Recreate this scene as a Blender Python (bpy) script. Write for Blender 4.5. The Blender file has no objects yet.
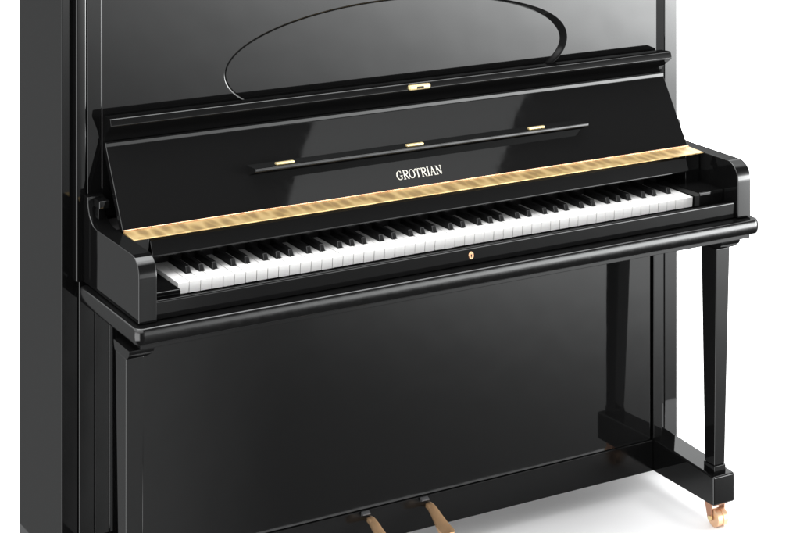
import bpy, bmesh, math, random
from mathutils import Vector
random.seed(4)
C = bpy.context.scene
COL = C.collection

# ------------------------------------------------------------------ camera
cam_d = bpy.data.cameras.new('camera'); cam = bpy.data.objects.new('camera', cam_d)
COL.objects.link(cam); C.camera = cam
cam.location = (-1.4308, -3.4324, 1.8712)
cam.rotation_euler = (math.pi/2, 0, -0.5233)
cam_d.sensor_width = 36; cam_d.lens = 36*1946.79/800
cam_d.shift_x = -0.03645; cam_d.shift_y = -0.7397
cam_d.clip_start = .05; cam_d.clip_end = 200

# ------------------------------------------------------------------ studio surroundings
W = bpy.data.worlds.new('World'); C.world = W; W.use_nodes = True
nt = W.node_tree; N = nt.nodes; L = nt.links; N.clear()
def M(op, a, b=None, c=None):
    n = N.new('ShaderNodeMath'); n.operation = op
    for i, v in enumerate((a, b, c)):
        if v is None: continue
        if isinstance(v, (int, float)): n.inputs[i].default_value = v
        else: L.new(v, n.inputs[i])
    return n.outputs[0]
tc = N.new('ShaderNodeTexCoord'); sp = N.new('ShaderNodeSeparateXYZ')
L.new(tc.outputs['Generated'], sp.inputs[0])
dx, dy, dz = sp.outputs
el = M('MULTIPLY', M('ARCSINE', dz), 57.2958)
th = M('MULTIPLY', M('ARCTAN2', dx, M('MULTIPLY', dy, -1)), 57.2958)      # 0 = towards the viewer's side, + = right
# bright front-right studio light bank, soft edged
ta = M('MINIMUM', M('MINIMUM', M('DIVIDE', M('SUBTRACT', th, 37), 7.0), .6), M('DIVIDE', M('SUBTRACT', 72, th), 6))
ea = M('MINIMUM', M('MINIMUM', M('DIVIDE', M('ADD', el, 10), 3.4), .35), M('DIVIDE', M('SUBTRACT', 6, el), 5))
glow = M('MULTIPLY', M('EXPONENT', M('MULTIPLY', M('ADD', M('POWER', M('ABSOLUTE', M('DIVIDE', M('SUBTRACT', th, 34), 6.5)), 2), M('POWER', M('ABSOLUTE', M('DIVIDE', M('ADD', el, 16.6), 2.1)), 2)), -1)), 1.0)
lobe = M('ADD', M('MULTIPLY', M('EXPONENT', M('ADD', ta, ea)), 12.0), glow)
# white cyclorama behind the piano
def sstep(v, lo, hi):
    n = N.new('ShaderNodeMapRange'); n.interpolation_type = 'SMOOTHSTEP'
    L.new(v, n.inputs[0]); a, b = (0, 1) if lo < hi else (1, 0)
    n.inputs[1].default_value = min(lo, hi); n.inputs[2].default_value = max(lo, hi)
    n.inputs[3].default_value = a; n.inputs[4].default_value = b
    return n.outputs[0]
back = M('MULTIPLY', sstep(dy, -.15, .25), sstep(el, 40, 20))
zenith_fill = M('MULTIPLY', sstep(el, 50, 63), 3.8)                                   # unseen fill from above, added to whiten the floor
sides = M('MULTIPLY', M('MULTIPLY', sstep(M('ABSOLUTE', th), 60, 85), sstep(el, 6, 25)), 2.6)  # unseen fill from both sides, added for the floor and key fronts
fleft = M('MULTIPLY', M('MULTIPLY', sstep(th, 10, -5), sstep(th, -100, -70)), M('MULTIPLY', M('MULTIPLY', sstep(el, 4, 15), sstep(el, 62, 50)), 2.6))   # unseen front-left fill, added to brighten the key recess
edge_fill = M('MULTIPLY', M('MULTIPLY', sstep(th, -32, -48), sstep(th, -112, -92)), M('MULTIPLY', M('MULTIPLY', sstep(el, -34, -27), sstep(el, 8, 2)), 5.0))   # unseen low glow at the left, added for bright edge lines
right_fill = M('MULTIPLY', M('MULTIPLY', sstep(th, 47, 60), sstep(th, 125, 100)), M('MULTIPLY', M('MULTIPLY', sstep(el, -4, 5), sstep(el, 36, 24)), 2.8))   # unseen fill at the right, added for floor and key fronts
left_ = M('MULTIPLY', M('MULTIPLY', sstep(th, 26, 21), sstep(th, 19.2, 20.8)), .42)
amb = M('ADD', M('ADD', zenith_fill, sides), M('ADD', M('MULTIPLY', left_, sstep(el, -12, -16)), .12))
boost_dip = M('SUBTRACT', 1, M('MULTIPLY', sstep(el, 4, 8), sstep(el, 18, 15)))     # dip added to the backdrop light so the arm tops reflect darker
boost = M('MULTIPLY', M('MULTIPLY', M('MULTIPLY', sstep(th, 173, 160), sstep(th, 92, 115)), M('MULTIPLY', sstep(el, 32, 20), 3.4)), boost_dip)   # over-lit white backdrop
tot = M('ADD', M('ADD', M('ADD', M('MULTIPLY', back, .95), M('ADD', boost, M('ADD', right_fill, M('ADD', fleft, edge_fill)))), amb), lobe)
bg = N.new('ShaderNodeBackground'); out = N.new('ShaderNodeOutputWorld')
bg.inputs[0].default_value = (1, 1, 1, 1)
L.new(tot, bg.inputs[1]); L.new(bg.outputs[0], out.inputs[0])

def area(name, loc, target, sx, sy, radiance, col=(1, 1, 1)):
    d = bpy.data.lights.new(name, 'AREA'); d.shape = 'RECTANGLE'; d.size = sx; d.size_y = sy
    d.energy = radiance*math.pi*sx*sy; d.color = col
    o = bpy.data.objects.new(name, d); COL.objects.link(o); o.location = loc
    o.rotation_euler = (Vector(target)-Vector(loc)).to_track_quat('-Z', 'Y').to_euler()
    return o
area('overhead_fill', (0.9, 0.75, 3.6), (0.9, 0.75, 0), 4.2, 3.6, 2.2)  # unseen fill lamp added to whiten the keys and floor
area('front_softbox', (1.97, -1.5, 2.8), (1.97, -1.5, 0), .86, 1.0, .95)

C.view_settings.view_transform = 'Standard'; C.view_settings.look = 'None'
C.view_settings.exposure = 0; C.view_settings.gamma = 1
C.render.engine = 'CYCLES'
C.cycles.max_bounces = 8; C.cycles.glossy_bounces = 6

# ------------------------------------------------------------------ materials
def mat(name):
    m = bpy.data.materials.new(name); m.use_nodes = True
    m.node_tree.nodes.clear(); return m, m.node_tree.nodes, m.node_tree.links
def lacquer(name, k=.045, rough=.035, base=.0026, wav=.010):
    m, n, l = mat(name)
    o = n.new('ShaderNodeOutputMaterial'); add = n.new('ShaderNodeAddShader')
    d = n.new('ShaderNodeBsdfDiffuse'); d.inputs[0].default_value = (base, base, base*1.02, 1)
    g = n.new('ShaderNodeBsdfGlossy'); g.inputs[0].default_value = (k*.985, k*1.0, k*1.0, 1)
    t = n.new('ShaderNodeTexCoord')
    nz = n.new('ShaderNodeTexNoise'); nz.inputs['Scale'].default_value = 9; nz.inputs['Detail'].default_value = 1
    bp = n.new('ShaderNodeBump'); bp.inputs['Strength'].default_value = wav; bp.inputs['Distance'].default_value = .02
    n2 = n.new('ShaderNodeTexNoise'); n2.inputs['Scale'].default_value = 55; n2.inputs['Detail'].default_value = 6
    mr = n.new('ShaderNodeMapRange'); mr.inputs[1].default_value = .3; mr.inputs[2].default_value = .8
    mr.inputs[3].default_value = rough*.6; mr.inputs[4].default_value = rough*1.8
    l.new(t.outputs['Object'], nz.inputs['Vector']); l.new(t.outputs['Object'], n2.inputs['Vector'])
    l.new(nz.outputs['Fac'], bp.inputs['Height']); l.new(bp.outputs['Normal'], g.inputs['Normal'])
    l.new(n2.outputs['Fac'], mr.inputs[0]); l.new(mr.outputs[0], g.inputs['Roughness'])
    l.new(d.outputs[0], add.inputs[0]); l.new(g.outputs[0], add.inputs[1]); l.new(add.outputs[0], o.inputs[0])
    return m
def princ(name, col, rough, metal=0, spec=.5, noise=None, bump=0, nscale=30, stretch=(1, 1, 1)):
    m, n, l = mat(name)
    o = n.new('ShaderNodeOutputMaterial'); p = n.new('ShaderNodeBsdfPrincipled')
    p.inputs['Base Color'].default_value = (*col, 1); p.inputs['Roughness'].default_value = rough
    p.inputs['Metallic'].default_value = metal; p.inputs['Specular IOR Level'].default_value = spec
    l.new(p.outputs[0], o.inputs[0])
    if noise or bump:
        t = n.new('ShaderNodeTexCoord'); mp = n.new('ShaderNodeMapping'); mp.inputs['Scale'].default_value = stretch
        z = n.new('ShaderNodeTexNoise'); z.inputs['Scale'].default_value = nscale; z.inputs['Detail'].default_value = 2
        l.new(t.outputs['Object'], mp.inputs[0]); l.new(mp.outputs[0], z.inputs['Vector'])
        if noise:
            r = n.new('ShaderNodeValToRGB'); r.color_ramp.elements[0].position = .38; r.color_ramp.elements[1].position = .6
            r.color_ramp.elements[0].color = (*noise, 1); r.color_ramp.elements[1].color = (*col, 1)
            l.new(z.outputs['Fac'], r.inputs[0]); l.new(r.outputs[0], p.inputs['Base Color'])
        if bump:
            b = n.new('ShaderNodeBump'); b.inputs['Strength'].default_value = bump; b.inputs['Distance'].default_value = .003
            l.new(z.outputs['Fac'], b.inputs['Height']); l.new(b.outputs['Normal'], p.inputs['Normal'])
    return m
LAC = lacquer('black_lacquer')
LACS = lacquer('dimmed_lacquer', k=.010, rough=.12)  # lacquer with reflection dimmed in its colour, keeps the bottom board dark
LAC2 = lacquer('black_lacquer_moulding', rough=.13)
INN = princ('matt_black', (.013, .0125, .013), .6, spec=.2)
IVO = princ('white_key_plastic', (.62, .618, .613), .22, spec=.4)
EBO = lacquer('black_key_plastic', k=.04, rough=.12, base=.008)
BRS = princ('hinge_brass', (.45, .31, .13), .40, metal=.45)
def reflection_blotches(m):  # blotches in the base colour imitate reflections on the brass
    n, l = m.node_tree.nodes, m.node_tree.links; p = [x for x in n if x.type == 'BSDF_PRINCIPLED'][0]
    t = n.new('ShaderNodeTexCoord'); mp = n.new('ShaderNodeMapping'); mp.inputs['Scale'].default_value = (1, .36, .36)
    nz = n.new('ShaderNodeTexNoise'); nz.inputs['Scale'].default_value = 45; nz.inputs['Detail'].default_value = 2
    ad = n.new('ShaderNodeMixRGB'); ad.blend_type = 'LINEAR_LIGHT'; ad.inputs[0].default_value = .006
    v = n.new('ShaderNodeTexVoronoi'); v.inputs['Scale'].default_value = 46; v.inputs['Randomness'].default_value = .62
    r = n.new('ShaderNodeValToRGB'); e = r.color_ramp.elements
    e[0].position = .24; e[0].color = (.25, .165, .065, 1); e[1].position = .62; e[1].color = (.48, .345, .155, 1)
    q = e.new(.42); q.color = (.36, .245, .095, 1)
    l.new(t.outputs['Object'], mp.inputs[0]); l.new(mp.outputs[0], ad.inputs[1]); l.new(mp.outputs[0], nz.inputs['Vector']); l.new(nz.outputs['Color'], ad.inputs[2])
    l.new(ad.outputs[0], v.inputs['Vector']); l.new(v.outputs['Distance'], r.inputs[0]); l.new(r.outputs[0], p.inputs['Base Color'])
reflection_blotches(BRS)
BRC = princ('clip_brass', (.66, .53, .27), .3, metal=.5)
COP = princ('copper_brass', (.83, .52, .33), .22, metal=.85, noise=(.62, .33, .18), nscale=40)
PED = princ('pedal_brass', (1.0, .66, .38), .17, metal=.8, noise=(.92, .56, .30), nscale=14)
HGR = princ('hood_grey', (.035, .035, .037), .7)  # grey tone imitates the small highlights above the pedals
DCO = princ('dark_copper', (.42, .22, .14), .3, metal=.8)
WHL = princ('wheel_metal', (.74, .47, .29), .3, metal=.75)
INL = princ('inlay_metal', (.60, .59, .53), .35, metal=.2)
FLR = princ('white_floor', (.74, .74, .745), .6, spec=.1, noise=(.72, .72, .725), nscale=3)

# ------------------------------------------------------------------ helpers
root = bpy.data.objects.new('upright_piano', None); COL.objects.link(root)
root.location = (.611, .3, 0); root.empty_display_size = .2
root['label'] = 'glossy black upright piano with its fallboard open on a white floor'
root['category'] = 'piano'

def obj(name, bm, m, parent=root, smooth=True, label=None):
    bmesh.ops.recalc_face_normals(bm, faces=bm.faces)
    me = bpy.data.meshes.new(name); bm.to_mesh(me); bm.free()
    me.materials.append(m)
    o = bpy.data.objects.new(name, me); COL.objects.link(o)
    if smooth:
        for p in me.polygons: p.use_smooth = True
        me.set_sharp_from_angle(angle=math.radians(38))
        w = o.modifiers.new('weighted_normal', 'WEIGHTED_NORMAL'); w.weight = 100; w.keep_sharp = True
    if parent:
        o.parent = parent
        off = Vector((0, 0, 0)); q = parent
        while q: off += q.location; q = q.parent
        o.location = -off
    if label: o['label'] = label
    return o
def bev(bm, w, seg=3, edges=None):
    if w > 0:
        bmesh.ops.bevel(bm, geom=edges or bm.edges[:], offset=w, segments=seg, affect='EDGES', profile=.5, clamp_overlap=True)
    return bm
def hexa(bm, pts):
    """pts: 8 points, bottom loop of four then top loop of four"""
    v = [bm.verts.new(p) for p in pts]
    for f in ((0, 1, 2, 3), (4, 5, 6, 7), (0, 1, 5, 4), (1, 2, 6, 5), (2, 3, 7, 6), (3, 0, 4, 7)):
        bm.faces.new([v[i] for i in f])
    return v
def boxb(bm, x0, x1, y0, y1, z0, z1):
    return hexa(bm, [(x0, y0, z0), (x1, y0, z0), (x1, y1, z0), (x0, y1, z0), (x0, y0, z1), (x1, y0, z1), (x1, y1, z1), (x0, y1, z1)])
def box(x0, x1, y0, y1, z0, z1, b=.0015, seg=3):
    bm = bmesh.new(); boxb(bm, x0, x1, y0, y1, z0, z1); bmesh.ops.recalc_face_normals(bm, faces=bm.faces)
    return bev(bm, b, seg)
def prism_x(prof, x0, x1, b=.0015, seg=3, sharp_only=True):
    """extrude a (y,z) profile from x0 to x1, bevel its sharp edges"""
    bm = bmesh.new()
    a = [bm.verts.new((x0, y, z)) for y, z in prof]; c = [bm.verts.new((x1, y, z)) for y, z in prof]
    bm.faces.new(a); bm.faces.new(c[::-1]); n = len(prof)
    for i in range(n): bm.faces.new((a[i], a[(i+1) % n], c[(i+1) % n], c[i]))
    bmesh.ops.recalc_face_normals(bm, faces=bm.faces)
    if b > 0:
        e = [e for e in bm.edges if len(e.link_faces) == 2 and e.calc_face_angle(0) > math.radians(35)]
        bev(bm, b, seg, e)
    return bm
def arc(cy, cz, r, a0, a1, n=8):
    return [(cy+r*math.cos(math.radians(a0+(a1-a0)*i/n)), cz+r*math.sin(math.radians(a0+(a1-a0)*i/n))) for i in range(n+1)]
def join(bm, other):
    me = bpy.data.meshes.new('tmp'); other.to_mesh(me); other.free(); bm.from_mesh(me); bpy.data.meshes.remove(me)
def tube(bm, p, q, r, n=20, r2=None):
    p, q = Vector(p), Vector(q); d = (q-p).normalized()
    u = d.orthogonal().normalized(); w = d.cross(u); r2 = r if r2 is None else r2
    A = [bm.verts.new(p+(u*math.cos(2*math.pi*i/n)+w*math.sin(2*math.pi*i/n))*r) for i in range(n)]
    B = [bm.verts.new(q+(u*math.cos(2*math.pi*i/n)+w*math.sin(2*math.pi*i/n))*r2) for i in range(n)]
    for i in range(n): bm.faces.new((A[i], A[(i+1) % n], B[(i+1) % n], B[i]))
    bm.faces.new(A); bm.faces.new(B)

# ------------------------------------------------------------------ the floor
bm = bmesh.new()
fx0, fx1, fy0, fy1 = -.22, 3.4, -.12, 2.4
vs = [bm.verts.new(p) for p in ((fx0, fy0, 0), (fx1, fy0, 0), (fx1, fy1, 0), (fx0, fy1, 0))]; bm.faces.new(vs)
fl = obj('floor', bm, FLR, None, smooth=False); fl['kind'] = 'structure'

# ------------------------------------------------------------------ case
TOP = 1.31
XL, XR = -.143, 1.365
obj('side_panel', box(XL, XL+.033, .2455, .512, .06, TOP, .0022), LAC)
obj('side_panel', box(XR-.037, XR, .2455, .512, .06, TOP, .0022), LAC)
obj('back_panel', box(XL+.034, XR-.038, .47, .505, .10, TOP-.002, .001), INN)
obj('top_lid', box(XL-.012, XR+.012, .205, .52, TOP+.001, TOP+.026, .006), LAC)

YU = .222
# upright strips between stiles and panels, upper and lower
YL = .157
for a, b in ((-.1095, -.0780), (-.0770, -.0470), (-.0460, -.0120)):
    obj('corner_strip', box(a, b, .2395, .27, .100, .640 if b > -.06 else .676, .0014), LAC)
obj('corner_strip', box(1.2695, 1.3218, .2395, .27, .100, .640, .0016), LAC)
obj('corner_strip', box(-.1210, -.0996, .2235, .27, .677, TOP-.004, .0035), LAC)
obj('corner_strip', box(-.0990, -.0686, .2224, .27, .677, TOP-.004, .0020), LAC)
bm = bmesh.new(); hexa(bm, [(1.2885, .252, .677), (1.3272, .2462, .677), (1.3272, .275, .677), (1.2885, .275, .677), (1.2885, .252, TOP-.004), (1.3272, .2462, TOP-.004), (1.3272, .275, TOP-.004), (1.2885, .275, TOP-.004)])
obj('corner_strip', bm, LAC)
# dark carcass behind everything
obj('inner_carcass', box(XL+.0345, XR-.0385, .285, .468, .105, TOP-.003, 0), INN)

# upper front panel with an engraved oval moulding
def upper_panel():
    bm = bmesh.new()
    x0, x1, z0, z1 = -.068, 1.2865, .80, TOP-.006
    cx, cz, a, b = .6105, 1.0525, .4135, .122
    n = 160
    rings = []   # (scale offset in metres, depth)
    prof = [(.0095, 0), (.0086, .0003), (.0056, .0018), (.0022, .0036), (-.001, .0052), (-.0032, .0062), (-.0040, .0060), (-.0044, .0030), (-.0047, .0006), (-.0052, 0)]
    def ring(o, d):
        r = []
        for i in range(n):
            t = 2*math.pi*i/n
            p = Vector((a*math.cos(t), b*math.sin(t))); nn = Vector((math.cos(t)/a, math.sin(t)/b)).normalized()
            # groove shaped thin at the left, fuller at the right, to mimic its shading
            k = .30+1.12*max(0, math.cos(t))**5
            q = p+nn*o*k
            r.append(bm.verts.new((cx+q.x, YU+d*min(k, .9), cz+q.y)))
        return r
    R = [ring(o, d) for o, d in prof]
    for A, B in zip(R, R[1:]):
        for i in range(n): bm.faces.new((A[i], A[(i+1) % n], B[(i+1) % n], B[i]))
    bm.faces.new(R[-1])
    # outer border to the rectangle
    def edgept(t):
        c, s = math.cos(t), math.sin(t); k = 1e9
        if c > 1e-9: k = min(k, (x1-cx)/c)
        if c < -1e-9: k = min(k, (x0-cx)/c)
        if s > 1e-9: k = min(k, (z1-cz)/s)
        if s < -1e-9: k = min(k, (z0-cz)/s)
        return cx+c*k, cz+s*k
    E = []
    for i in range(n):
        t = 2*math.pi*i/n
        ang = math.atan2(b*math.sin(t), a*math.cos(t)); E.append(list(edgept(ang)))
    for X, Z in ((x0, z0), (x1, z0), (x0, z1), (x1, z1)):
        j = min(range(n), key=lambda i: (E[i][0]-X)**2+(E[i][1]-Z)**2); E[j] = [X, Z]
    F = [bm.verts.new((x, YU, z)) for x, z in E]
    G = [bm.verts.new((x, YU+.002, z)) for x, z in [(x+(-.0015 if x <= x0+1e-6 else .0015 if x >= x1-1e-6 else 0), z) for x, z in E]]
    H = [bm.verts.new((v.co.x, YU+.024, v.co.z)) for v in G]
    for A, B in ((F, R[0]), (G, F), (H, G)):
        for i in range(n): bm.faces.new((A[i], A[(i+1) % n], B[(i+1) % n], B[i]))
    bm.faces.new(H)
    return bm
up = obj('upper_panel', upper_panel(), LAC, smooth=False)
for p in up.data.polygons: p.use_smooth = p.area < .00012 or (abs(p.normal.y) < .98)
# lower front panel, bottom board
obj('lower_panel', box(-.009, 1.2215, YL, YL+.022, .1285, .640, .0012), LAC)
obj('lower_frame_strip', box(1.2315, 1.2555, YL, YL+.022, .1285, .640, .0012), LAC)
obj('lower_case', box(-.0090, 1.2680, YL+.0225, .2390, .1285, .640, .001), LAC)
obj('bottom_board', box(-.0770, 1.2275, YL-.003, .220, .058, .1280, .0018), LACS)
obj('bottom_shelf', box(-.108, 1.326, .272, .465, .090, .104, .001), INN)

# ------------------------------------------------------------------ keybed, arms
def keybed():
    bm = bmesh.new(); x0, x1, y0, y1, z0, z1 = -.121, 1.3400, -.092, .205, .6435, .6755
    h = (z1-z0)/2; rc = .018; rings = []
    for k in range(13):
        a = math.radians(-90+180*k/12); sn = [-1, -.985, -.93, -.82, -.65, -.35, 0, .35, .65, .82, .93, .985, 1][k]; d = [.0080, .0055, .0034, .0021, .0012, .0003, 0, .0003, .0012, .0021, .0034, .0055, .0080][k]*1.15; z = (z0+z1)/2+h*sn
        rr = rc-d; pts = [(x1-d, y1), (x0+d, y1)]
        for j in range(9):
            t = math.radians(180+90*j/8); pts.append((x0+rc+rr*math.cos(t), y0+rc+rr*math.sin(t)))
        for j in range(9):
            t = math.radians(270+90*j/8); pts.append((x1-rc+rr*math.cos(t), y0+rc+rr*math.sin(t)))
        rings.append([bm.verts.new((x, y, z)) for x, y in pts])
    n = len(rings[0])
    for A, B in zip(rings, rings[1:]):
        for i in range(n): bm.faces.new((A[i], A[(i+1) % n], B[(i+1) % n], B[i]))
    bm.faces.new(rings[0]); bm.faces.new(rings[-1])
    return bm
kb = obj('keybed', keybed(), LAC2)
obj('under_board', box(-.104, 1.322, -.074, .215, .632, .6433, .001), LAC, parent=kb)
armp = [(-.069, .677)] + [(-.069, .755)] + arc(-.032, .760, .037, 180, 90, 10) + [(.150, .797), (.168, .799), (.182, .805), (.193, .815), (.200, .830), (.203, .848), (.2345, .848), (.2345, .677)]
def arm(x0, x1): return prism_x(armp, x0, x1, .0018, 3)
for x0, x1 in ((-.106, -.070), (1.292, 1.328)):
    obj('key_arm', arm(x0, x1), LAC)
# little pivot catch behind the left and right ends of the fallboard
for x0, x1 in ((-.094, -.072), (1.294, 1.316)):
    bm = box(x0, x1, .168, .2, .830, .846, .002); join(bm, box(x0+.004, x1-.004, .185, .199, .8, .829, .001))
    obj('pivot_catch', bm, LAC)
# key blocks at each end of the keys
obj('key_block', box(-.0690, -.0025, -.020, .139, .676, .7135, .002), LAC)
obj('key_block', box(1.2245, 1.2910, -.020, .139, .676, .7310, .002), LAC)
# key slip
slp = [(-.0600, .6775), (-.0615, .7085), (-.0590, .7125), (-.0560, .7110), (-.0530, .7085), (-.0300, .7045), (-.0270, .7030), (-.0270, .6775)]
ks = obj('key_slip', prism_x(slp, -.0693, 1.2905, .0010, 2), LAC)
bm = bmesh.new()
n = 28
def oval_plate(bm, cx, cz, y, a, b, t):
    A = [bm.verts.new((cx+a*math.cos(2*math.pi*i/n), y, cz+b*math.sin(2*math.pi*i/n))) for i in range(n)]
    B = [bm.verts.new((cx+a*.85*math.cos(2*math.pi*i/n), y-t, cz+b*.88*math.sin(2*math.pi*i/n))) for i in range(n)]
    for i in range(n): bm.faces.new((A[i], A[(i+1) % n], B[(i+1) % n], B[i]))
    bm.faces.new(A); bm.faces.new(B)
oval_plate(bm, .6125, .6955, -.0608, .0062, .0085, .0016)
esc = obj('lock_plate', bm, COP, parent=ks)
bm = bmesh.new(); oval_plate(bm, .6125, .6968, -.0626, .0016, .0016, .0002); join(bm, box(.6119, .6131, -.0628, -.0625, .6915, .6965, 0))
obj('keyhole', bm, INN, parent=esc, smooth=False)
# floor of the key well and its back wall
obj('key_frame', box(-.0690, 1.2910, -.0262, .139, .6762, .690, 0), INN)
obj('back_wall', box(-.0690, 1.2910, .141, .2195, .6765, .795, 0), INN)

# ------------------------------------------------------------------ keys
UW = .0235; KT = .7187
blacks = [1.2] + [2+7*o+d for o in range(7) for d in (.87, 2.13, 3.82, 5.0, 6.18)]
blacks = sorted(52-b for b in blacks)      # the photograph shows the pattern running the other way round
def white_key(i):
    g = .0007; lo, hi = g, UW-g
    yb, yn, hw = .1385, .0458, .0069
    l2, h2 = lo, hi
    for b in blacks:
        bx = b*UW-i*UW
        if -hw < bx-0 < UW*.4: l2 = max(l2, bx+hw)
        if UW*.6 < bx < UW+hw: h2 = min(h2, bx-hw)
    pts = [(lo, 0), (hi, 0), (hi, yn)]
    if h2 < hi: pts.append((h2, yn))
    pts += [(h2, yb), (l2, yb)]
    if l2 > lo: pts.append((l2, yn))
    pts.append((lo, yn))
    pts = [p for j, p in enumerate(pts) if p != pts[j-1]]
    bm = bmesh.new()
    top = [bm.verts.new((x, y, KT)) for x, y in pts]; bot = [bm.verts.new((x, y+(.002 if y == 0 else 0), KT-.022)) for x, y in pts]
    bm.faces.new(top); bm.faces.new(bot[::-1]); n = len(pts)
    for j in range(n): bm.faces.new((top[j], bot[j], bot[(j+1) % n], top[(j+1) % n]))
    bmesh.ops.recalc_face_normals(bm, faces=bm.faces)
    e = [e for e in bm.edges if e.verts[0].co.z > KT-.001 and e.verts[1].co.z > KT-.001]
    bev(bm, .0007, 2, e)
    return bm
def place(o, x, dz=0):
    o.location = Vector((x, 0, dz))-root.location
for i in range(52):
    o = obj('white_key', white_key(i), IVO); place(o, i*UW, random.uniform(-.0003, .0003))
def black_key():
    y0, y1, w, wt, h = .0462, .1382, .0058, .0048, .0118
    bm = bmesh.new()
    hexa(bm, [(-w, y0, KT-.006), (w, y0, KT-.006), (w, y1, KT-.006), (-w, y1, KT-.006),
              (-wt, y0+.0080, KT+h), (wt, y0+.0080, KT+h), (wt, y1, KT+h), (-wt, y1, KT+h)])
    bmesh.ops.recalc_face_normals(bm, faces=bm.faces)
    return bev(bm, .0013, 3)
bk = obj('black_key', black_key(), EBO); place(bk, blacks[0]*UW)
for b in blacks[1:]:
    c = bk.copy(); COL.objects.link(c); c.parent = root; place(c, b*UW)

# ------------------------------------------------------------------ rail above the keys and brass hinge
obj('key_rail', prism_x([(.0520, .760), (.0690, .7945), (.1080, .7945), (.1400, .7945), (.1400, .758), (.0560, .757), (.0530, .7575)], -.0300, 1.252, .0012, 2), LAC)
for x0, x1 in ((-.0690, -.0305), (1.2525, 1.2910)):
    obj('rail_end_block', box(x0, x1, .066, .1400, .722, .7940, .002), LAC)
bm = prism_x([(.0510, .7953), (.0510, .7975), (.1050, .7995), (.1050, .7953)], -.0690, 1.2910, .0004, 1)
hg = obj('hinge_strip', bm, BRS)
bm = bmesh.new()
k = 0; x = -.068
while x < 1.288:
    x2 = min(x+.0275, 1.290); tube(bm, (x, .1056, .8003), (x2, .1056, .8003), .0019, 10); x = x2+.0006
obj('hinge_knuckle', bm, COP, parent=hg)

# ------------------------------------------------------------------ fallboard (opened) with its lip, ledge, clips and lettering
dv = Vector((0, .537, .8436)); nv = Vector((0, -.8436, .537)); B0 = Vector((0, .1080, .7985))
def P2(s, t): v = B0+dv*s+nv*t; return (v.y, v.z)
face = [P2(0, 0), P2(.06, .0004), P2(.12, .0004), P2(.1680, 0.0)]
fbp = face + [(.1990, .9430), (.1992, .9486), (.2002, .9502), (.2030, .9511), (.2100, .9512), (.2165, .9510), (.214, .935), P2(.150, -.016), P2(.003, -.016)]
FBX0, FBX1 = -.0690, 1.2910
fb = obj('fallboard', prism_x(fbp, FBX0, FBX1, .0014, 3), LAC)
lip = [(.2085, .9515), (.2080, .9560), (.2045, .9620), (.1960, .9695), (.1800, .9805), (.1705, .9868), (.1690, .9885), (.1691, .9902), (.1722, 1.0000), (.1745, 1.0022), (.1780, 1.0034), (.1860, 1.0034), (.2120, 1.0010), (.2150, .990), (.2140, .9515)]
lp = obj('fallboard_lip', prism_x(lip, FBX0-.001, FBX1+.001, .0008, 2), LAC, parent=fb)
# brass catch on the lip
bm = bmesh.new(); boxb(bm, .5960, .6480, .1625, .1750, .9885, .9995); bmesh.ops.recalc_face_normals(bm, faces=bm.faces); bev(bm, .0035, 3)
ct = obj('lip_catch', bm, BRC, parent=fb)

bm = box(.6135, .6305, .1617, .1640, .9915, .9963, .0006); so = obj('catch_slot', bm, INN); 
# ledge (music shelf) on the face
lz = .8790
led = [(.1600, lz+.0010), (.1210, lz+.0014), (.1188, lz+.0004), (.1186, lz-.0050), (.1205, lz-.0068), (.1500, lz-.0180)]
bm = prism_x(led, .2165, 1.0250, .0009, 2)
lg = obj('music_ledge', bm, LAC)
for xc in (.2870, .5895, .8950):
    obj('brass_stud', box(xc-.0205, xc+.0205, .1270, .1360, lz+.0010, lz+.0060, .0016), BRC)
# lettering: serif capitals as raised inlay, coordinates in letter boxes (0..1, 0..1)
def stroke(bm, pts, w, sx, sy, ox, s0, d=.0006):
    """ribbon along pts with widths w (single or per point), laid on the face"""
    if isinstance(w, (int, float)): w = [w]*len(pts)
    Pw = [Vector((ox+p[0]*sx, s0+p[1]*sy)) for p in pts]; Lf, Rt = [], []
    for i, p in enumerate(Pw):
        a = Pw[max(i-1, 0)]; b = Pw[min(i+1, len(Pw)-1)]; d2 = (b-a).normalized(); nn = Vector((-d2.y, d2.x))
        Lf.append(p+nn*w[i]/2); Rt.append(p-nn*w[i]/2)
    def V(q, h):
        v = B0+dv*q.y+nv*(.0009+h); return bm.verts.new((q.x, v.y, v.z))
    T = [[V(q, d) for q in Lf], [V(q, d) for q in Rt]]; Bt = [[V(q, -.0006) for q in Lf], [V(q, -.0006) for q in Rt]]
    for i in range(len(Pw)-1):
        bm.faces.new((T[0][i], T[0][i+1], T[1][i+1], T[1][i]))
        bm.faces.new((T[0][i], T[0][i+1], Bt[0][i+1], Bt[0][i])); bm.faces.new((T[1][i], T[1][i+1], Bt[1][i+1], Bt[1][i]))
    bm.faces.new((T[0][0], T[1][0], Bt[1][0], Bt[0][0])); bm.faces.new((T[0][-1], T[1][-1], Bt[1][-1], Bt[0][-1]))
TK, TN = .0021, .0010
def ell(cx, cy, a, b, t0, t1, n=18): return [(cx+a*math.cos(math.radians(t0+(t1-t0)*i/n)), cy+b*math.sin(math.radians(t0+(t1-t0)*i/n))) for i in range(n+1)]
def ew(pts, cx, a): return [TN+(TK-TN)*min(1, abs(p[0]-cx)/a)**1.5 for p in pts]
def serif(x, y, h=.17): return ([(x-h, y), (x+h, y)], TN)
def bowlP(x): return [(x, .97)]+ell(x+.30, .745, .34, .225, 90, -90, 12)+[(x, .52)]
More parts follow.
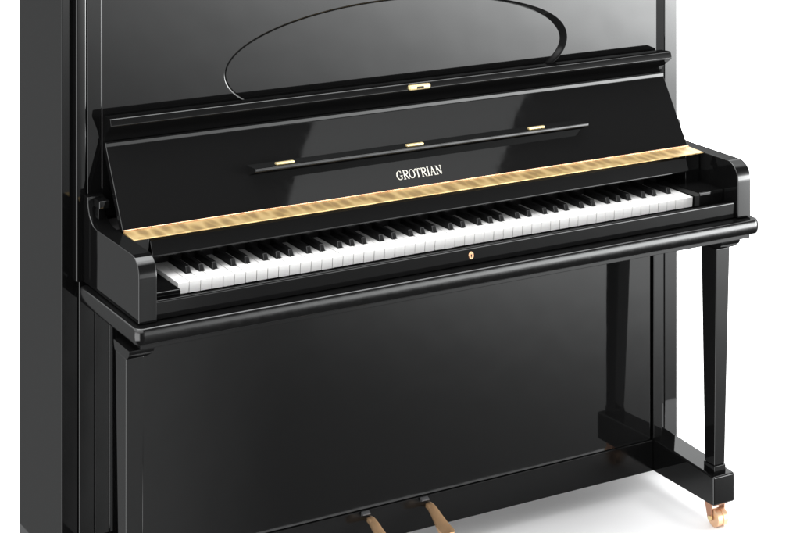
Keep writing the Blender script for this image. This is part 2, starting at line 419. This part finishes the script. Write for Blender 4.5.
def letter(ch):
    S = []
    if ch in 'GO':
        p = ell(.5, .5, .42, .48, 50, 318) if ch == 'G' else ell(.5, .5, .43, .48, 0, 360, 28)
        S.append((p, ew(p, .5, .42)))
        if ch == 'G': S += [([(.80, .42), (.80, .08)], TK), ([(.60, .44), (.98, .44)], TN), ([(.77, .70), (.80, .96)], TN)]
    if ch == 'R':
        p = bowlP(.24); S += [([(.24, 0), (.24, 1)], TK), (p, ew(p, .24, .62)), ([(.46, .52), (.86, .03)], TK), serif(.24, .02), ([(.06, .98), (.34, .98)], TN), ([(.78, .02), (1.0, .02)], TN)]
    if ch == 'T': S += [([(.5, 0), (.5, 1)], TK), ([(.04, .96), (.96, .96)], TN*1.2), ([(.06, .98), (.05, .74)], TN), ([(.94, .98), (.95, .74)], TN), serif(.5, .02, .2)]
    if ch == 'I': S += [([(.5, 0), (.5, 1)], TK), serif(.5, .02, .36), serif(.5, .98, .36)]
    if ch == 'A': S += [([(.14, .02), (.5, 1)], TN), ([(.46, 1), (.84, .02)], TK), ([(.26, .36), (.70, .36)], TN), serif(.13, .02, .14), serif(.86, .02, .15)]
    if ch == 'N': S += [([(.17, .02), (.17, .98)], TN), ([(.14, .98), (.85, .02)], TK), ([(.85, .02), (.85, .98)], TN), serif(.17, .02, .14), ([(.0, .98), (.24, .98)], TN), serif(.85, .98, .14)]
    return S
x = .5420; s0, hgt = .0205, .0190
bm = bmesh.new()
for ch in 'GROTRIAN':
    wd = {'G': .0145, 'R': .0138, 'O': .0145, 'T': .0132, 'I': .0066, 'A': .0140, 'N': .0145}[ch]
    for pts, w in letter(ch): stroke(bm, pts, w, wd, hgt, x, s0)
    x += wd+.0006
obj('lettering', bm, INL, parent=fb, smooth=False)
so.parent = ct; so.location = -(ct.location+fb.location+root.location)



# ------------------------------------------------------------------ toe blocks, legs, castors, pedals
def toe(x0, x1):
    bm = bmesh.new()
    hexa(bm, [(x0, -.064, .0565), (x1, -.064, .0565), (x1, .243, .0565), (x0, .243, .0565), (x0, -.064, .120), (x1, -.064, .120), (x1, .243, .1355), (x0, .243, .1355)])
    bmesh.ops.recalc_face_normals(bm, faces=bm.faces); return bev(bm, .004, 3)
def leg(x0, x1, bx0, bx1):
    bm = bmesh.new()
    hexa(bm, [(bx0, -.049, .137), (bx1, -.049, .137), (bx1, -.014, .137), (bx0, -.014, .137), (x0, -.051, .612), (x1, -.051, .612), (x1, .003, .612), (x0, .003, .612)])
    bmesh.ops.recalc_face_normals(bm, faces=bm.faces); return bev(bm, .0016, 3)
for (x0, x1, bx0, bx1, t0, t1) in ((-.124, -.089, -.1235, -.0915, -.137, -.078), (1.247, 1.284, 1.2435, 1.2715, 1.2285, 1.2875)):
    tb = obj('toe_block', toe(t0, t1), LAC)
    lg_ = obj('leg', leg(x0, x1, bx0, bx1), LAC)
    bm = bmesh.new(); rings = []
    for z, o_ in ((.6125, .001), (.6135, .006), (.6160, .0105), (.6195, .0155), (.6235, .0195), (.6275, .0215), (.6316, .0215)):
        rings.append([bm.verts.new(p) for p in ((x0-o_*.05, -.051-o_*.9, z), (x1+o_*.6, -.051-o_*.9, z), (x1+o_*.6, .004+o_*.2, z), (x0-o_*.05, .004+o_*.2, z))])
    for A, B in zip(rings, rings[1:]):
        for i in range(4): bm.faces.new((A[i], A[(i+1) % 4], B[(i+1) % 4], B[i]))
    bm.faces.new(rings[0]); bm.faces.new(rings[-1])
    obj('leg_capital', bm, LAC, parent=lg_)
    obj('leg_foot', box(bx0-.0015, bx1+.0015, -.0508, -.0125, .1195, .1365, .0012), LAC, parent=lg_)
    # castor: top plate, cheek plates, double-grooved wheel, axle cap
    cx_ = (t0+t1)/2+.002; cy_ = -.034
    cs = box(cx_-.020, cx_+.018, cy_-.018, cy_+.018, .0500, .0563, .0012)
    for sx_ in (-.0195, .0150):
        bm2 = bmesh.new()
        hexa(bm2, [(cx_+sx_, cy_-.006, .014), (cx_+sx_+.003, cy_-.006, .014), (cx_+sx_+.003, cy_+.006, .014), (cx_+sx_, cy_+.006, .014),
                   (cx_+sx_, cy_-.009, .0503), (cx_+sx_+.003, cy_-.009, .0503), (cx_+sx_+.003, cy_+.017, .0503), (cx_+sx_, cy_+.017, .0503)])
        bmesh.ops.recalc_face_normals(bm2, faces=bm2.faces); bev(bm2, .0008, 2); join(cs, bm2)
    co = obj('castor', cs, DCO, parent=tb); cy_ -= .007
    bm = bmesh.new(); R = .0195; rr = [(-.0150, R-.003), (-.0135, R), (-.0020, R), (-.0008, R-.002), (.0008, R-.002), (.0020, R), (.0125, R), (.0140, R-.003)]; nn = 36; rings = []
    for xx, r in rr: rings.append([bm.verts.new((cx_+xx, cy_+r*math.cos(2*math.pi*i/nn), .0198+r*math.sin(2*math.pi*i/nn))) for i in range(nn)])
    for A, B in zip(rings, rings[1:]):
        for i in range(nn): bm.faces.new((A[i], A[(i+1) % nn], B[(i+1) % nn], B[i]))
    bm.faces.new(rings[0]); bm.faces.new(rings[-1])
    obj('wheel', bm, WHL, parent=co); cy_ += .003
    bm = bmesh.new(); tube(bm, (cx_-.0225, cy_, .0198), (cx_-.018, cy_, .0198), .0055, 16); obj('axle_cap', bm, BRC, parent=co)

def pedal(x):
    """flat brass lever that leaves the bottom board, bends down and widens into a round toe"""
    path = [(.175, .1120, .0076), (.153, .1120, .0078), (.143, .1110, .0084), (.130, .1060, .0094), (.115, .0985, .0112), (.101, .0915, .0134), (.089, .0868, .0152), (.079, .0842, .0162), (.071, .0826, .0152), (.066, .0820, .0120), (.063, .0818, .006)]
    bm = bmesh.new(); T, B = [], []
    for y, z, w in path:
        row = []
        for k in range(9):
            u = -1+2*k/8; row.append(bm.verts.new((x+w*u, y, z-.0025*u*u)))
        T.append(row); B.append([bm.verts.new((v.co.x, v.co.y+.001, v.co.z-.007)) for v in row])
    for i in range(len(path)-1):
        for k in range(8):
            bm.faces.new((T[i][k], T[i][k+1], T[i+1][k+1], T[i+1][k])); bm.faces.new((B[i][k], B[i][k+1], B[i+1][k+1], B[i+1][k]))
        for k in (0, 8): bm.faces.new((T[i][k], T[i+1][k], B[i+1][k], B[i][k]))
    for i in (0, len(path)-1):
        for k in range(8): bm.faces.new((T[i][k], T[i][k+1], B[i][k+1], B[i][k]))
    bmesh.ops.recalc_face_normals(bm, faces=bm.faces)
    return bm
for x in (.496, .6375):
    p = obj('pedal', pedal(x), PED)
    obj('pedal_hood', prism_x([(.1538, .1170), (.1538, .1265), (.1505, .1265), (.1440, .1235), (.1440, .1215), (.1500, .1190)], x-.022, x-.004, .0006, 1), HGR)
